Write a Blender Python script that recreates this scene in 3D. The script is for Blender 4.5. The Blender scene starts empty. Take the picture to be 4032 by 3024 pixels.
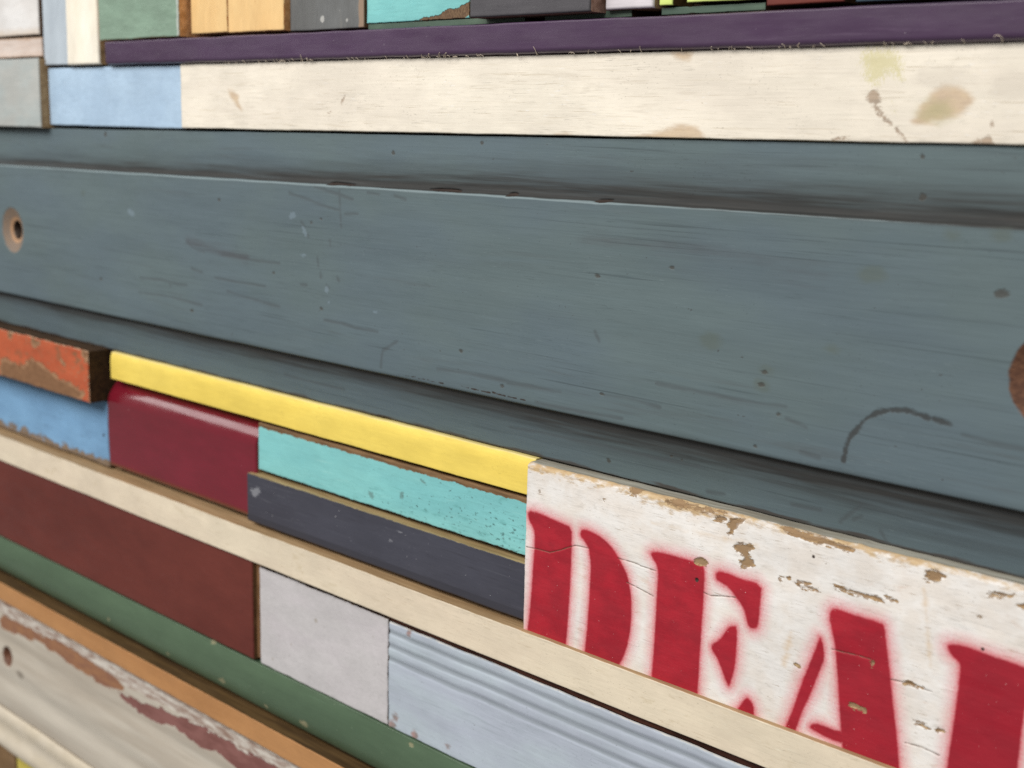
# A wall clad in painted reclaimed timber, seen obliquely from the right.
# World: X along the boards, Z up, the wall faces -Y.  All sizes below in millimetres.
import bpy, math
import numpy as np
from mathutils import Matrix

scene = bpy.context.scene
MM = 0.001

# ------------------------------------------------------------------ camera
cam_data = bpy.data.cameras.new('camera')
cam = bpy.data.objects.new('camera', cam_data)
scene.collection.objects.link(cam)
scene.camera = cam
cam_data.sensor_width = 36.0
cam_data.lens = 46.43
cam_data.clip_start = 0.02
cam_data.clip_end = 100.0
RIGHT = (0.7226746, 0.6907922, 0.0233999)
UP = (-0.1480146, 0.1215993, 0.9814812)
BACK = (0.6751541, -0.7127550, 0.1901240)
cam.matrix_world = Matrix(((RIGHT[0], UP[0], BACK[0], 0.57388),
                           (RIGHT[1], UP[1], BACK[1], -0.60584),
                           (RIGHT[2], UP[2], BACK[2], 0.16161),
                           (0, 0, 0, 1)))
cam_data.dof.use_dof = True
cam_data.dof.focus_distance = 0.80
cam_data.dof.aperture_fstop = 7.4

# ------------------------------------------------------------------ light
world = bpy.data.worlds.new('World')
scene.world = world
world.use_nodes = True
wbg = world.node_tree.nodes['Background']
wbg.inputs['Color'].default_value = (1.0, 0.98, 0.95, 1)
wbg.inputs['Strength'].default_value = 0.22

def area(name, loc, target, sx, sy, watts, color):
    l = bpy.data.lights.new(name, 'AREA')
    l.shape = 'RECTANGLE'; l.size = sx; l.size_y = sy
    l.energy = watts; l.color = color
    o = bpy.data.objects.new(name, l)
    scene.collection.objects.link(o)
    o.location = loc
    from mathutils import Vector
    o.rotation_euler = (Vector(target) - Vector(loc)).to_track_quat('-Z', 'Y').to_euler()
    return o
area('soft_daylight', (-0.25, -2.05, 1.8), (-0.1, 0, 0), 3.2, 1.4, 106, (1.0, 0.975, 0.94))
area('window_light', (-2.4, -0.95, 1.0), (-0.3, 0, -0.1), 1.4, 0.6, 8, (1.0, 0.98, 0.96))

vs = scene.view_settings
vs.view_transform = 'Standard'
vs.look = 'None'
vs.exposure = 0.0
vs.gamma = 1.0
vs.use_curve_mapping = False
scene.cycles.use_denoising = False   # keep the fine paint texture and a little photographic grain

# ------------------------------------------------------------------ measured marks (mm on the wall: x, z)
M= {'DEAL_letters': [[(17.8, -80.5), (25.7, -79.8), (37.8, -81.2), (47.5, -82.4), (55.4, -83.2), (55.9, -94.5), (55.9, -107.7), (56.0, -108.3), (55.4, -132.7), (53.9, -161.2), (52.8, -171.8), (17.8, -173.7), (21.2, -155.2), (23.0, -133.0), (23.7, -115.6), (24.1, -110.7), (24.7, -97.7), (23.4, -91.3), (18.7, -86.4)],
                  [(62.8, -84.6), (64.3, -82.2), (69.4, -81.8), (77.6, -83.2), (85.8, -86.5), (92.0, -91.4), (96.8, -97.4), (101.5, -103.2), (104.6, -115.3), (105.5, -127.1), (104.8, -139.5), (102.5, -150.8), (97.6, -162.2), (90.0, -172.9), (68.4, -175.5), (69.8, -159.8), (71.1, -142.6), (71.8, -124.1), (72.1, -107.5), (71.9, -103.6), (71.2, -99.0), (69.9, -92.8), (65.6, -88.9), (62.9, -87.0)],
                  [(117.8, -84.1), (124.3, -82.3), (136.3, -82.1), (151.7, -82.1), (157.1, -82.8), (157.3, -101.0), (156.8, -128.2), (156.6, -162.0), (156.3, -171.6), (121.8, -175.0), (122.9, -160.0), (123.7, -130.8), (123.8, -106.1), (124.1, -95.0), (122.4, -90.0), (118.9, -86.9)],
                  [(164.7, -84.6), (169.3, -82.7), (182.2, -84.2), (195.6, -83.7), (195.4, -93.0), (195.1, -101.2), (194.8, -108.7), (192.5, -110.8), (189.1, -110.8), (187.2, -107.2), (185.1, -101.0), (179.6, -95.8), (174.2, -91.2), (168.9, -89.6), (165.2, -88.7)],
                  [(175.3, -114.7), (179.0, -112.9), (180.9, -113.1), (181.5, -120.9), (181.5, -130.8), (180.8, -140.2), (178.4, -149.4), (177.1, -149.4), (173.2, -142.6), (169.2, -135.3), (164.6, -131.3), (164.8, -128.2), (170.2, -123.5), (173.0, -118.8)], [(184.4, -161.4), (187.2, -157.3), (189.4, -153.1), (191.5, -152.5), (195.1, -155.5), (195.8, -161.4), (196.3, -173.5), (183.9, -173.9)],
                  [(234.0, -103.2), (236.3, -107.6), (237.4, -115.2), (235.7, -120.0), (232.9, -129.6), (230.4, -137.8), (227.1, -146.3), (224.6, -154.6), (223.0, -161.1), (221.7, -170.5), (213.6, -171.2), (216.6, -161.1), (220.2, -150.1), (222.7, -140.3), (225.8, -129.0), (229.0, -119.2), (231.5, -111.2), (233.4, -104.9)],
                  [(231.2, -155.6), (234.7, -152.9), (240.9, -152.6), (245.6, -152.8), (251.6, -151.8), (252.9, -158.6), (246.1, -158.9), (238.2, -158.0), (232.3, -157.1)],
                  [(239.2, -86.0), (243.3, -84.9), (253.8, -85.5), (268.7, -85.4), (270.6, -87.0), (271.9, -94.2), (274.2, -103.9), (276.7, -117.0), (279.3, -130.2), (282.2, -143.2), (285.1, -160.5), (286.9, -173.4), (255.0, -174.7), (252.0, -161.2), (250.7, -154.3), (249.1, -144.0), (246.6, -126.7), (244.4, -113.0), (243.0, -104.9), (240.5, -97.1), (238.6, -91.2)],
                  [(305.1, -86.4), (309.6, -85.0), (317.5, -84.7), (327.2, -85.7), (336.7, -86.0), (349.1, -86.7), (347.4, -94.3), (345.8, -112.3), (345.5, -138.0), (345.6, -157.4), (310.5, -167.8), (310.3, -151.1), (311.4, -133.0), (312.1, -119.1), (312.5, -105.5), (312.6, -96.1), (311.1, -93.3), (307.6, -91.6), (305.5, -88.9)]],
 'b11_marks': [[(-113.5, -274.5)], [(-109.4, -267.0)], [(-88.5, -273.7)], [(-53.9, -270.2)], [(-95.0, -196.9)]],
 'b15_band': [[(-741.8, -360.9), (-712.7, -359.8), (-670.7, -358.9), (-630.3, -358.1), (-588.7, -353.8), (-554.3, -356.6), (-518.6, -358.4), (-484.3, -362.9), (-501.0, -373.3), (-531.6, -375.5), (-555.6, -374.0), (-590.2, -371.6), (-623.4, -369.6), (-658.1, -370.5), (-691.3, -371.9), (-725.9, -376.3), (-743.9, -380.1)]],
 'b15_maroon': [[(-507.9, -373.0), (-473.6, -370.7), (-429.6, -364.8), (-398.1, -361.5), (-367.8, -359.6), (-327.1, -358.3), (-283.0, -358.6), (-245.8, -354.0), (-246.1, -372.0), (-301.7, -381.6), (-320.2, -376.8), (-339.1, -374.3), (-354.7, -378.8), (-370.6, -379.7), (-392.7, -376.6), (-411.1, -373.3), (-430.5, -382.5), (-456.5, -381.4), (-476.2, -377.9), (-494.3, -376.3)]],
 'b15_screw': [[(-729.2, -407.3)], [(-700.2, -418.3)]],
 'b1_chips': [[(-682.7, -46.4), (-669.2, -46.0), (-675.9, -58.2), (-683.8, -56.7)], [(-635.2, -45.5), (-620.1, -47.4), (-615.3, -50.4), (-623.6, -57.7), (-633.8, -57.8)], [(-576.7, -59.9), (-567.4, -64.7), (-567.8, -69.6), (-577.4, -68.5)],
              [(-702.1, -74.4), (-677.9, -77.6), (-654.2, -80.6), (-640.1, -69.8), (-627.2, -69.3), (-597.7, -76.3), (-578.4, -80.8), (-559.3, -81.6), (-540.7, -84.7), (-527.3, -91.0), (-575.7, -106.0), (-705.6, -106.1)], [(-540.1, -46.7), (-525.0, -44.7), (-526.1, -60.1), (-533.9, -56.5)], [(-582.8, -46.3), (-573.1, -46.2), (-578.2, -49.3)]],
 'bevel_dark': [[(-8.4, -31.1), (25.1, -29.4), (67.2, -29.1), (106.5, -28.8), (143.3, -27.8)], [(-251.9, -31.2), (-224.8, -32.2), (-179.1, -32.0)], [(235.0, -41.0), (241.9, -33.9), (247.5, -29.2)], [(243.0, -37.8), (247.9, -34.6)], [(262.0, -45.8), (258.6, -40.4)], [(205.2, -37.8), (223.2, -36.7)], [(148.7, -42.5), (160.0, -41.3)]],
 'bevel_dot': [[(74.9, -38.0)], [(131.5, -26.3)], [(124.1, -25.4)]],
 'cream_brown': [[(236.8, 181.4), (239.7, 184.5), (243.5, 184.1), (244.1, 180.8), (245.0, 178.4), (241.6, 177.1), (237.0, 178.6)], [(239.6, 177.1), (243.4, 172.9), (247.1, 169.2), (252.8, 166.3), (252.0, 168.1), (246.1, 172.9), (243.7, 177.1)], [(252.8, 166.3), (255.5, 165.7), (260.0, 160.3), (258.7, 160.3)],
                 [(293.5, 159.9), (297.0, 162.1), (301.3, 162.4), (301.4, 163.9), (303.9, 160.2), (304.1, 158.5), (294.2, 158.8)], [(-175.3, 174.8), (-172.8, 180.2), (-170.7, 182.0), (-170.3, 180.7), (-172.8, 176.3)], [(-189.6, 169.1), (-188.2, 170.3), (-184.4, 170.5), (-185.6, 169.4)], [(301.0, 168.8), (302.1, 170.0), (303.4, 168.5), (302.7, 166.5)],
                 [(216.1, 159.7), (224.7, 161.1), (228.9, 161.5), (227.7, 159.6)]],
 'cream_knots': [[(261.9, 169.4), (266.9, 179.0), (275.9, 186.7), (282.2, 187.6), (290.0, 183.8), (293.9, 179.1), (289.7, 174.5), (280.6, 170.3), (271.2, 167.8), (264.0, 167.4)], [(84.5, 157.4), (100.9, 160.9), (114.2, 164.0), (125.4, 167.0), (134.1, 165.7), (139.4, 161.7), (142.3, 156.3), (82.8, 154.8)], [(21.4, 155.6), (27.5, 158.4), (35.7, 159.7), (42.8, 158.7), (45.9, 156.2)],
                 [(113.1, 206.7), (115.5, 203.2), (119.1, 200.5), (125.2, 199.7), (129.4, 201.3), (131.7, 205.6)], [(-316.1, 185.3), (-306.7, 186.7), (-296.8, 181.0), (-298.6, 177.2), (-293.8, 168.6), (-296.3, 168.6), (-308.6, 178.1)]],
 'cream_yellow': [[(229.6, 205.9), (254.1, 205.9), (257.6, 188.6), (253.0, 187.4), (247.3, 191.1), (245.0, 185.7), (236.8, 185.1), (232.0, 193.7)], [(250.2, 180.2), (253.9, 172.4), (252.9, 172.3)]],
 'deal_chips': [[(98.7, -47.9), (104.3, -45.9), (109.2, -47.2), (107.5, -50.7), (101.8, -52.7)], [(126.2, -50.5), (134.4, -48.0), (140.7, -48.9), (149.7, -49.3), (160.2, -48.4), (171.3, -47.8), (165.5, -50.2), (149.8, -51.1), (137.3, -52.0), (129.1, -52.6)], [(161.3, -52.3), (167.2, -50.6), (170.8, -52.0), (167.5, -54.3), (162.3, -54.7)],
                [(170.8, -52.8), (178.2, -48.9), (183.3, -49.9), (177.6, -53.4), (174.6, -58.5), (171.4, -62.3), (172.8, -57.5)], [(176.7, -64.7), (181.7, -63.1), (190.1, -64.1), (185.3, -66.7), (185.5, -70.0), (189.8, -71.8), (189.2, -74.9), (182.6, -77.3), (179.9, -75.0), (183.9, -71.8), (179.5, -69.2), (176.1, -67.8)],
                [(148.9, -80.5), (154.2, -78.4), (157.8, -79.5), (159.6, -80.9), (155.4, -83.5), (150.0, -83.3)], [(203.9, -48.1), (209.4, -46.8), (217.4, -48.5), (229.8, -48.5), (239.0, -49.8), (250.9, -49.7), (247.4, -52.6), (239.1, -51.1), (230.1, -52.6), (225.5, -52.3), (216.1, -51.7), (209.0, -51.2)],
                [(290.6, -51.8), (293.8, -50.3), (298.6, -51.0), (301.3, -52.3), (297.6, -54.6), (292.4, -57.3), (290.2, -55.2)], [(217.1, -75.2), (219.5, -75.6), (228.0, -74.8), (222.7, -76.6), (218.8, -77.3)], [(217.3, -78.0), (222.0, -78.6), (226.7, -77.7), (232.0, -77.3), (227.5, -78.9), (219.7, -79.2)],
                [(239.3, -73.3), (243.8, -72.6), (249.8, -72.9), (261.5, -72.2), (267.2, -72.1), (268.8, -74.4), (264.5, -74.2), (258.7, -74.0), (247.0, -74.7)], [(269.3, -71.2), (272.1, -71.1), (277.1, -71.1), (272.2, -72.1)], [(205.6, -76.7), (208.8, -76.3), (207.3, -77.9)], [(211.5, -75.5), (214.1, -75.2), (212.4, -76.4)],
                [(321.2, -55.5), (327.3, -53.3), (331.1, -53.5), (336.5, -52.4), (330.6, -54.9), (324.4, -56.0)], [(337.0, -57.0), (341.7, -55.1), (341.9, -56.9), (338.3, -57.6)], [(282.9, -114.0), (286.9, -112.0), (289.1, -113.0), (295.3, -113.1), (289.2, -114.4)], [(289.4, -132.7), (293.6, -132.3), (297.8, -132.9), (300.6, -133.7), (295.1, -134.2)],
                [(302.9, -132.5), (307.2, -131.4), (307.0, -133.0), (303.4, -134.1)], [(318.5, -67.7), (321.0, -67.4), (319.8, -68.6)], [(264.4, -107.6), (266.6, -107.3), (266.4, -109.8), (264.6, -109.7)], [(79.6, -60.6), (81.1, -59.9), (80.6, -61.3)], [(26.3, -65.0), (27.9, -65.5), (27.4, -66.6)], [(234.7, -173.7), (235.7, -173.7), (235.3, -175.0)],
                [(219.4, -122.9), (222.2, -123.5), (222.7, -124.8), (220.7, -124.0)], [(253.3, -135.3), (256.2, -133.6), (259.3, -134.8), (264.4, -134.5), (263.9, -137.1), (259.4, -136.5), (255.7, -137.0)]],
 'deal_cracks': [[(17.2, -105.1), (27.7, -104.2), (37.6, -103.9), (47.1, -99.9), (53.4, -96.6), (58.5, -94.3), (64.8, -93.6), (69.9, -93.6)], [(93.2, -94.0), (102.0, -93.8), (109.8, -94.1), (110.8, -94.5), (122.2, -94.7)], [(157.2, -98.8), (161.7, -99.5), (170.3, -97.5), (178.8, -96.0)], [(100.7, -107.4), (110.6, -108.9), (121.2, -110.8)], [(276.5, -114.3), (286.3, -113.2), (298.8, -113.7)],
                 [(287.0, -145.7), (296.1, -145.0), (305.8, -146.0)], [(241.3, -108.2), (257.0, -107.0), (264.3, -106.9)]],
 'deal_nail': [[(151.9, -92.5)], [(322.9, -83.7)], [(226.5, -60.1)]],
 'disc': [[(322.3, 54.8)], [(327.7, 71.2)], [(331.2, 36.1)], [(323.9, 66.5)], [(325.1, 47.5)]],
 'fib': [[(-65.3, 206.3)], [(14.8, 205.9)], [(-209.3, 206.4)], [(-215.2, 206.1)], [(-237.0, 206.0)], [(-80.3, 205.8)], [(-70.6, 205.6)], [(-1.6, 205.9)], [(304.3, 206.3)]],
 'green_chips': [[(-518.5, -305.4)], [(-464.7, -294.1)], [(-344.5, -277.8)], [(-415.4, -309.7)], [(-330.3, -307.9)], [(-216.3, -307.9)], [(-90.6, -280.8)], [(-268.8, -310.4)]],
 'grey8': [[(-206.5, 235.7)], [(-178.7, 233.8)]],
 'hole': [[(-682.3, 52.1)], [(-675.7, 51.9)], [(-704.0, 50.6)], [(-682.1, 74.3)], [(-680.6, 29.8)], [(-685.6, 51.2)], [(-666.4, 52.6)], [(-676.2, 59.3)], [(-675.2, 43.9)]],
 'lav_marks': [[(-203.3, -218.0)], [(-259.8, -267.1)], [(-235.1, -247.2)], [(-135.4, -211.6)]],
 'navy_scuff': [[(-294.1, -129.9), (-280.1, -124.9), (-275.1, -130.2), (-283.9, -139.4), (-292.5, -136.0)], [(-117.0, -123.4), (-106.0, -122.7), (-103.3, -126.8), (-112.8, -128.1)], [(-122.4, -131.3), (-114.1, -132.2), (-116.8, -136.6), (-122.4, -136.1)], [(-168.4, -139.1), (-162.5, -142.7), (-156.6, -146.2), (-165.4, -147.3)]],
 'slate_arc': [[(239.7, -4.5), (240.4, 0.4), (242.0, 7.5), (245.2, 12.7), (250.5, 19.6), (256.5, 23.6), (263.3, 26.1), (272.2, 27.5), (279.1, 26.7), (285.8, 25.6), (291.2, 25.3), (295.8, 24.5)]],
 'slate_dark': [[(67.9, 42.3), (69.5, 39.8), (71.4, 36.5)], [(-447.8, 26.7), (-415.4, 28.1), (-390.1, 26.8), (-374.8, 27.2)], [(-400.8, 25.7), (-399.9, 23.2)], [(-450.7, 13.2), (-420.1, 14.6), (-394.5, 14.6), (-375.4, 13.9), (-353.1, 12.7)], [(-373.3, 63.0), (-362.4, 58.6), (-347.8, 56.7)], [(-322.7, 56.7), (-298.5, 56.7), (-281.6, 56.1), (-247.1, 56.2)], [(-366.8, 41.6), (-352.0, 39.8)],
                [(-334.0, 37.4), (-299.0, 36.6), (-265.5, 36.9)], [(-233.8, 110.2), (-215.5, 107.4), (-197.6, 103.8), (-174.4, 100.6)], [(-203.4, 116.3), (-180.1, 112.9), (-160.2, 109.4)], [(-192.2, 18.8), (-171.6, 19.4), (-157.3, 17.4), (-132.2, 17.7)], [(-112.0, 13.1), (-118.6, 9.5), (-126.7, 4.8), (-128.0, -0.8), (-128.7, -7.3)], [(-175.0, 115.8), (-174.1, 101.5), (-173.0, 88.0)],
                [(-143.7, 114.7), (-131.5, 114.0)], [(-115.6, 114.4), (-103.9, 112.0)], [(-168.7, 98.7), (-154.6, 99.5)], [(-70.4, 0.1), (-39.8, 1.1), (18.7, 1.4)], [(-316.6, 27.8), (-282.4, 25.3), (-247.6, 23.1)], [(116.1, 17.9), (136.0, 18.0), (162.1, 17.6), (203.0, 17.8)], [(-3.6, 0.3), (18.6, 0.8), (42.1, 1.2)], [(21.1, -8.6), (61.2, -8.5), (91.0, -7.4)],
                [(302.7, 20.3), (317.4, 19.5), (332.9, 19.0)], [(77.6, 5.1), (99.9, 5.6), (118.7, 4.1)], [(214.3, -4.5), (225.2, -5.9)], [(203.8, 11.7), (216.4, 9.0)], [(-219.5, 89.5), (-216.5, 87.4)], [(-212.0, 80.3), (-211.2, 78.9)], [(-186.0, 78.0), (-185.3, 74.4)], [(-197.2, 54.0), (-196.5, 50.3)], [(-177.4, 52.1), (-175.6, 49.5)], [(-189.8, 45.3), (-187.3, 42.8)],
                [(-220.8, 42.8), (-213.9, 42.8)], [(-200.8, 64.8), (-199.4, 58.4)]],
 'slate_dots': [[(68.3, 76.1)], [(123.1, 85.9)], [(188.2, 35.2)], [(187.1, 27.7)], [(75.1, 5.1)], [(198.8, 13.3)], [(185.3, -7.1)], [(315.2, 90.6)], [(-47.4, 15.4)], [(-514.7, 19.3)], [(-368.2, 6.6)], [(-325.7, 100.2)], [(-254.6, 48.2)], [(-195.9, 27.1)], [(-8.8, -2.6)], [(-196.2, 93.2)], [(-207.4, 89.7)]],
 'slate_edgechips': [[(-191.6, 118.6), (-185.8, 120.5), (-174.3, 120.1), (-165.8, 120.1), (-159.5, 119.5), (-163.0, 118.2), (-171.5, 118.7), (-182.9, 118.0), (-189.4, 117.7)], [(-86.3, 119.5), (-78.8, 120.9), (-54.6, 121.4), (-51.2, 119.1), (-55.7, 119.3), (-72.6, 119.1)], [(-10.9, 120.0), (-7.6, 121.7), (-2.1, 121.6), (-0.9, 119.5), (-9.7, 118.8)],
                     [(61.4, 119.9), (65.3, 121.1), (74.0, 121.7), (76.9, 121.0), (71.2, 119.6), (64.4, 119.3)]],
 'slate_faint': [[(247.9, 93.6)], [(288.7, 116.2)], [(313.1, 117.9)], [(228.1, 52.6)], [(-662.2, -63.8)], [(-540.7, 94.9)], [(151.7, 47.2)], [(189.3, 35.7)], [(186.7, 27.6)]],
 'slate_lowchip': [[(-147.7, -46.4), (-140.7, -45.4), (-129.6, -46.3), (-120.0, -46.1), (-126.8, -47.7), (-137.9, -47.2)], [(-113.2, -47.2), (-99.8, -46.7), (-84.1, -47.2), (-99.8, -47.8)]],
 'slate_lowcrumb': [[(-102.4, -9.4), (-92.0, -9.0)], [(-89.4, -9.5), (-83.0, -9.2)], [(-80.4, -9.2), (-71.5, -9.5)], [(-69.0, -9.3), (-64.0, -9.4)], [(-46.8, -8.3), (-39.6, -8.5)], [(-37.2, -8.8), (-30.1, -8.8)], [(-27.7, -8.8), (-19.5, -8.8)], [(-17.2, -8.2), (-5.7, -8.8)], [(-3.5, -8.6), (4.4, -8.7)], [(7.8, -8.7), (12.2, -8.6)]],
 'slate_pale': [[(-234.1, 94.3), (-229.4, 96.9), (-225.6, 93.8), (-227.9, 91.3), (-234.1, 91.0)], [(-219.5, 86.3), (-215.7, 86.1), (-212.0, 80.7), (-214.3, 79.2), (-218.0, 82.2)], [(-221.3, 65.9), (-214.4, 66.0), (-215.2, 63.8), (-220.5, 63.9)], [(-192.8, 42.2), (-189.8, 44.9), (-186.9, 41.9), (-189.9, 38.8)], [(-189.2, 32.3), (-186.2, 34.0), (-185.5, 31.8)],
                [(-467.2, 85.5), (-458.9, 84.9), (-450.9, 79.9), (-461.3, 79.3)], [(-139.2, 31.4), (-131.0, 32.3), (-133.7, 30.4)]],
 't9_wood': [[(-41.4, 246.0), (-55.6, 241.2), (-63.7, 239.2), (-69.6, 237.1), (-76.8, 237.8), (-82.7, 235.2), (-87.6, 233.0), (-103.6, 232.8), (-106.1, 230.4), (-55.3, 228.6), (-54.6, 246.6)]],
 'turq_blot': [[(-152.3, -103.5), (-145.1, -104.9), (-145.0, -110.7), (-150.8, -109.0)], [(-117.2, -98.1), (-111.7, -96.0), (-113.0, -103.8), (-115.7, -103.4)], [(-95.8, -83.4), (-90.5, -84.1), (-87.8, -87.3), (-94.4, -85.9)], [(-15.1, -107.3), (-11.0, -107.2), (-12.7, -109.4)]],
 'upbevel_dot': [[(-504.7, 147.8)], [(-121.1, 143.1)], [(-35.4, 152.0)], [(269.6, 133.2)], [(267.9, 152.7)]]}

# ------------------------------------------------------------------ numeric helpers
def S(r, g, b, k=0.93):
    """sRGB 0-255 as seen in even light -> linear albedo"""
    o = []
    for c in (r, g, b):
        c /= 255.0
        o.append(k * (c / 12.92 if c <= 0.04045 else ((c + 0.055) / 1.055) ** 2.4))
    return (o[0], o[1], o[2], 1.0)

def hash1(i, seed):
    v = np.sin(i * 127.1 + seed * 311.7) * 43758.5453
    return v - np.floor(v)

def noise1(x, wl, seed):
    t = np.asarray(x, float) / wl + 1000.0
    i = np.floor(t); f = t - i; f = f * f * (3 - 2 * f)
    return (hash1(i, seed) * (1 - f) + hash1(i + 1, seed) * f) * 2 - 1

def fbm1(x, wl, seed, n=4):
    o = 0; a = 1.0; s = 0
    for k in range(n):
        o = o + a * noise1(x, wl / 2 ** k, seed + 7 * k); s += a; a *= 0.55
    return o / s

def noise2(x, z, wx, wz, seed):
    tx = x / wx + 500.0; tz = z / wz + 500.0
    ix = np.floor(tx); iz = np.floor(tz); fx = tx - ix; fz = tz - iz
    fx = fx * fx * (3 - 2 * fx); fz = fz * fz * (3 - 2 * fz)
    def h(a, b):
        v = np.sin(a * 12.9898 + b * 78.233 + seed * 37.719) * 43758.5453
        return v - np.floor(v)
    return ((h(ix, iz) * (1 - fx) + h(ix + 1, iz) * fx) * (1 - fz) + (h(ix, iz + 1) * (1 - fx) + h(ix + 1, iz + 1) * fx) * fz) * 2 - 1

def chaikin(p, n=2):
    p = np.asarray(p, float)
    for _ in range(n):
        q = np.roll(p, -1, 0)
        p = np.stack([0.75 * p + 0.25 * q, 0.25 * p + 0.75 * q], 1).reshape(-1, 2)
    return p

def seg_d(x, z, pts):
    d = np.full(x.shape, 1e9)
    for (ax, az), (bx, bz) in zip(pts[:-1], pts[1:]):
        dx, dz = bx - ax, bz - az; L = dx * dx + dz * dz + 1e-9
        t = np.clip(((x - ax) * dx + (z - az) * dz) / L, 0, 1)
        d = np.minimum(d, np.hypot(x - ax - t * dx, z - az - t * dz))
    return d

def local(x, z, pts, pad, default, fn):
    """evaluate fn only near pts, elsewhere default"""
    p = np.asarray(pts)
    m = (x > p[:, 0].min() - pad) & (x < p[:, 0].max() + pad) & (z > p[:, 1].min() - pad) & (z < p[:, 1].max() + pad)
    o = np.full(x.shape, float(default))
    if m.any(): o[m] = fn(x[m], z[m])
    return o

def poly_sdf(x, z, poly, smooth=2, pad=12):
    pl = chaikin(poly, smooth)
    def fn(x, z):
        d = np.full(x.shape, 1e9); ins = np.zeros(x.shape, bool)
        q = np.roll(pl, -1, 0)
        for (ax, az), (bx, bz) in zip(pl, q):
            dx, dz = bx - ax, bz - az; L = dx * dx + dz * dz + 1e-9
            t = np.clip(((x - ax) * dx + (z - az) * dz) / L, 0, 1)
            d = np.minimum(d, (x - ax - t * dx) ** 2 + (z - az - t * dz) ** 2)
            c = ((az > z) != (bz > z))
            if abs(bz - az) > 1e-12:
                ins ^= c & (x < (bx - ax) * (z - az) / (bz - az) + ax)
        d = np.sqrt(d)
        return np.where(ins, d, -d)
    return local(x, z, poly, pad, -pad, fn)

def polys(key, smooth=2, pad=12, grow=0.0):
    def f(c):
        o = np.full(c.x.shape, -float(pad))
        for p in M[key]: o = np.maximum(o, poly_sdf(c.x, c.z, p, smooth, pad))
        return o + grow
    return f

def lines(key, pad=5, w=0.0):
    def f(c):
        o = np.full(c.x.shape, -float(pad))
        for p in M[key]: o = np.maximum(o, local(c.x, c.z, p, pad, -pad, lambda x, z: -seg_d(x, z, p)))
        return o + w
    return f

def dots(key, rs, pad=8, sx=1.0):
    def f(c):
        o = np.full(c.x.shape, -float(pad))
        for k, p in enumerate(M[key]):
            r = rs[k % len(rs)]
            px, pz = p[0]
            o = np.maximum(o, r - np.hypot((c.x - px) / sx, c.z - pz))
        return np.maximum(o, -pad)
    return f

# ------------------------------------------------------------------ material helper
class Nodes:
    def __init__(s, name):
        s.m = bpy.data.materials.new(name); s.m.use_nodes = True
        s.t = s.m.node_tree; s.t.nodes.clear()
        s.out = s.t.nodes.new('ShaderNodeOutputMaterial')
        s.b = s.t.nodes.new('ShaderNodeBsdfPrincipled')
        s.t.links.new(s.b.outputs[0], s.out.inputs[0])
        tc = s.t.nodes.new('ShaderNodeTexCoord')
        s.co = s.vec('MULTIPLY', tc.outputs['Object'], (1000, 1000, 1000))
    def put(s, sock, v):
        if hasattr(v, 'is_output'): s.t.links.new(v, sock)
        else: sock.default_value = v
    def vec(s, op, a, b):
        n = s.t.nodes.new('ShaderNodeVectorMath'); n.operation = op
        s.put(n.inputs[0], a); s.put(n.inputs[1], b); return n.outputs[0]
    def ma(s, op, a, b=0.0, c=0.0):
        n = s.t.nodes.new('ShaderNodeMath'); n.operation = op
        s.put(n.inputs[0], a); s.put(n.inputs[1], b); s.put(n.inputs[2], c); return n.outputs[0]
    def noise(s, wl, stretch=1.0, axis='x', detail=3.0, rough=0.55, off=0.0, dist=0.0):
        sc = [1 / wl] * 3; sc['xyz'.index(axis)] /= stretch
        v = s.vec('MULTIPLY', s.co, tuple(sc)); v = s.vec('ADD', v, (off, off * 1.7 + 3.3, off * 0.6))
        n = s.t.nodes.new('ShaderNodeTexNoise')
        n.inputs['Scale'].default_value = 1.0; n.inputs['Detail'].default_value = detail
        n.inputs['Roughness'].default_value = rough; n.inputs['Distortion'].default_value = dist
        s.t.links.new(v, n.inputs['Vector']); return n.outputs[0]
    def step(s, v, lo, hi, a=0.0, b=1.0):
        n = s.t.nodes.new('ShaderNodeMapRange'); n.interpolation_type = 'SMOOTHSTEP'
        s.put(n.inputs[0], v)
        for i, k in enumerate((lo, hi, a, b)): n.inputs[i + 1].default_value = k
        return n.outputs[0]
    def attr(s, name):
        n = s.t.nodes.new('ShaderNodeAttribute'); n.attribute_name = name; return n.outputs['Fac']
    def mix(s, f, a, b, mode='MIX'):
        n = s.t.nodes.new('ShaderNodeMix'); n.data_type = 'RGBA'; n.blend_type = mode
        s.put(n.inputs[0], f); s.put(n.inputs[6], a); s.put(n.inputs[7], b); return n.outputs[2]

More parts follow.
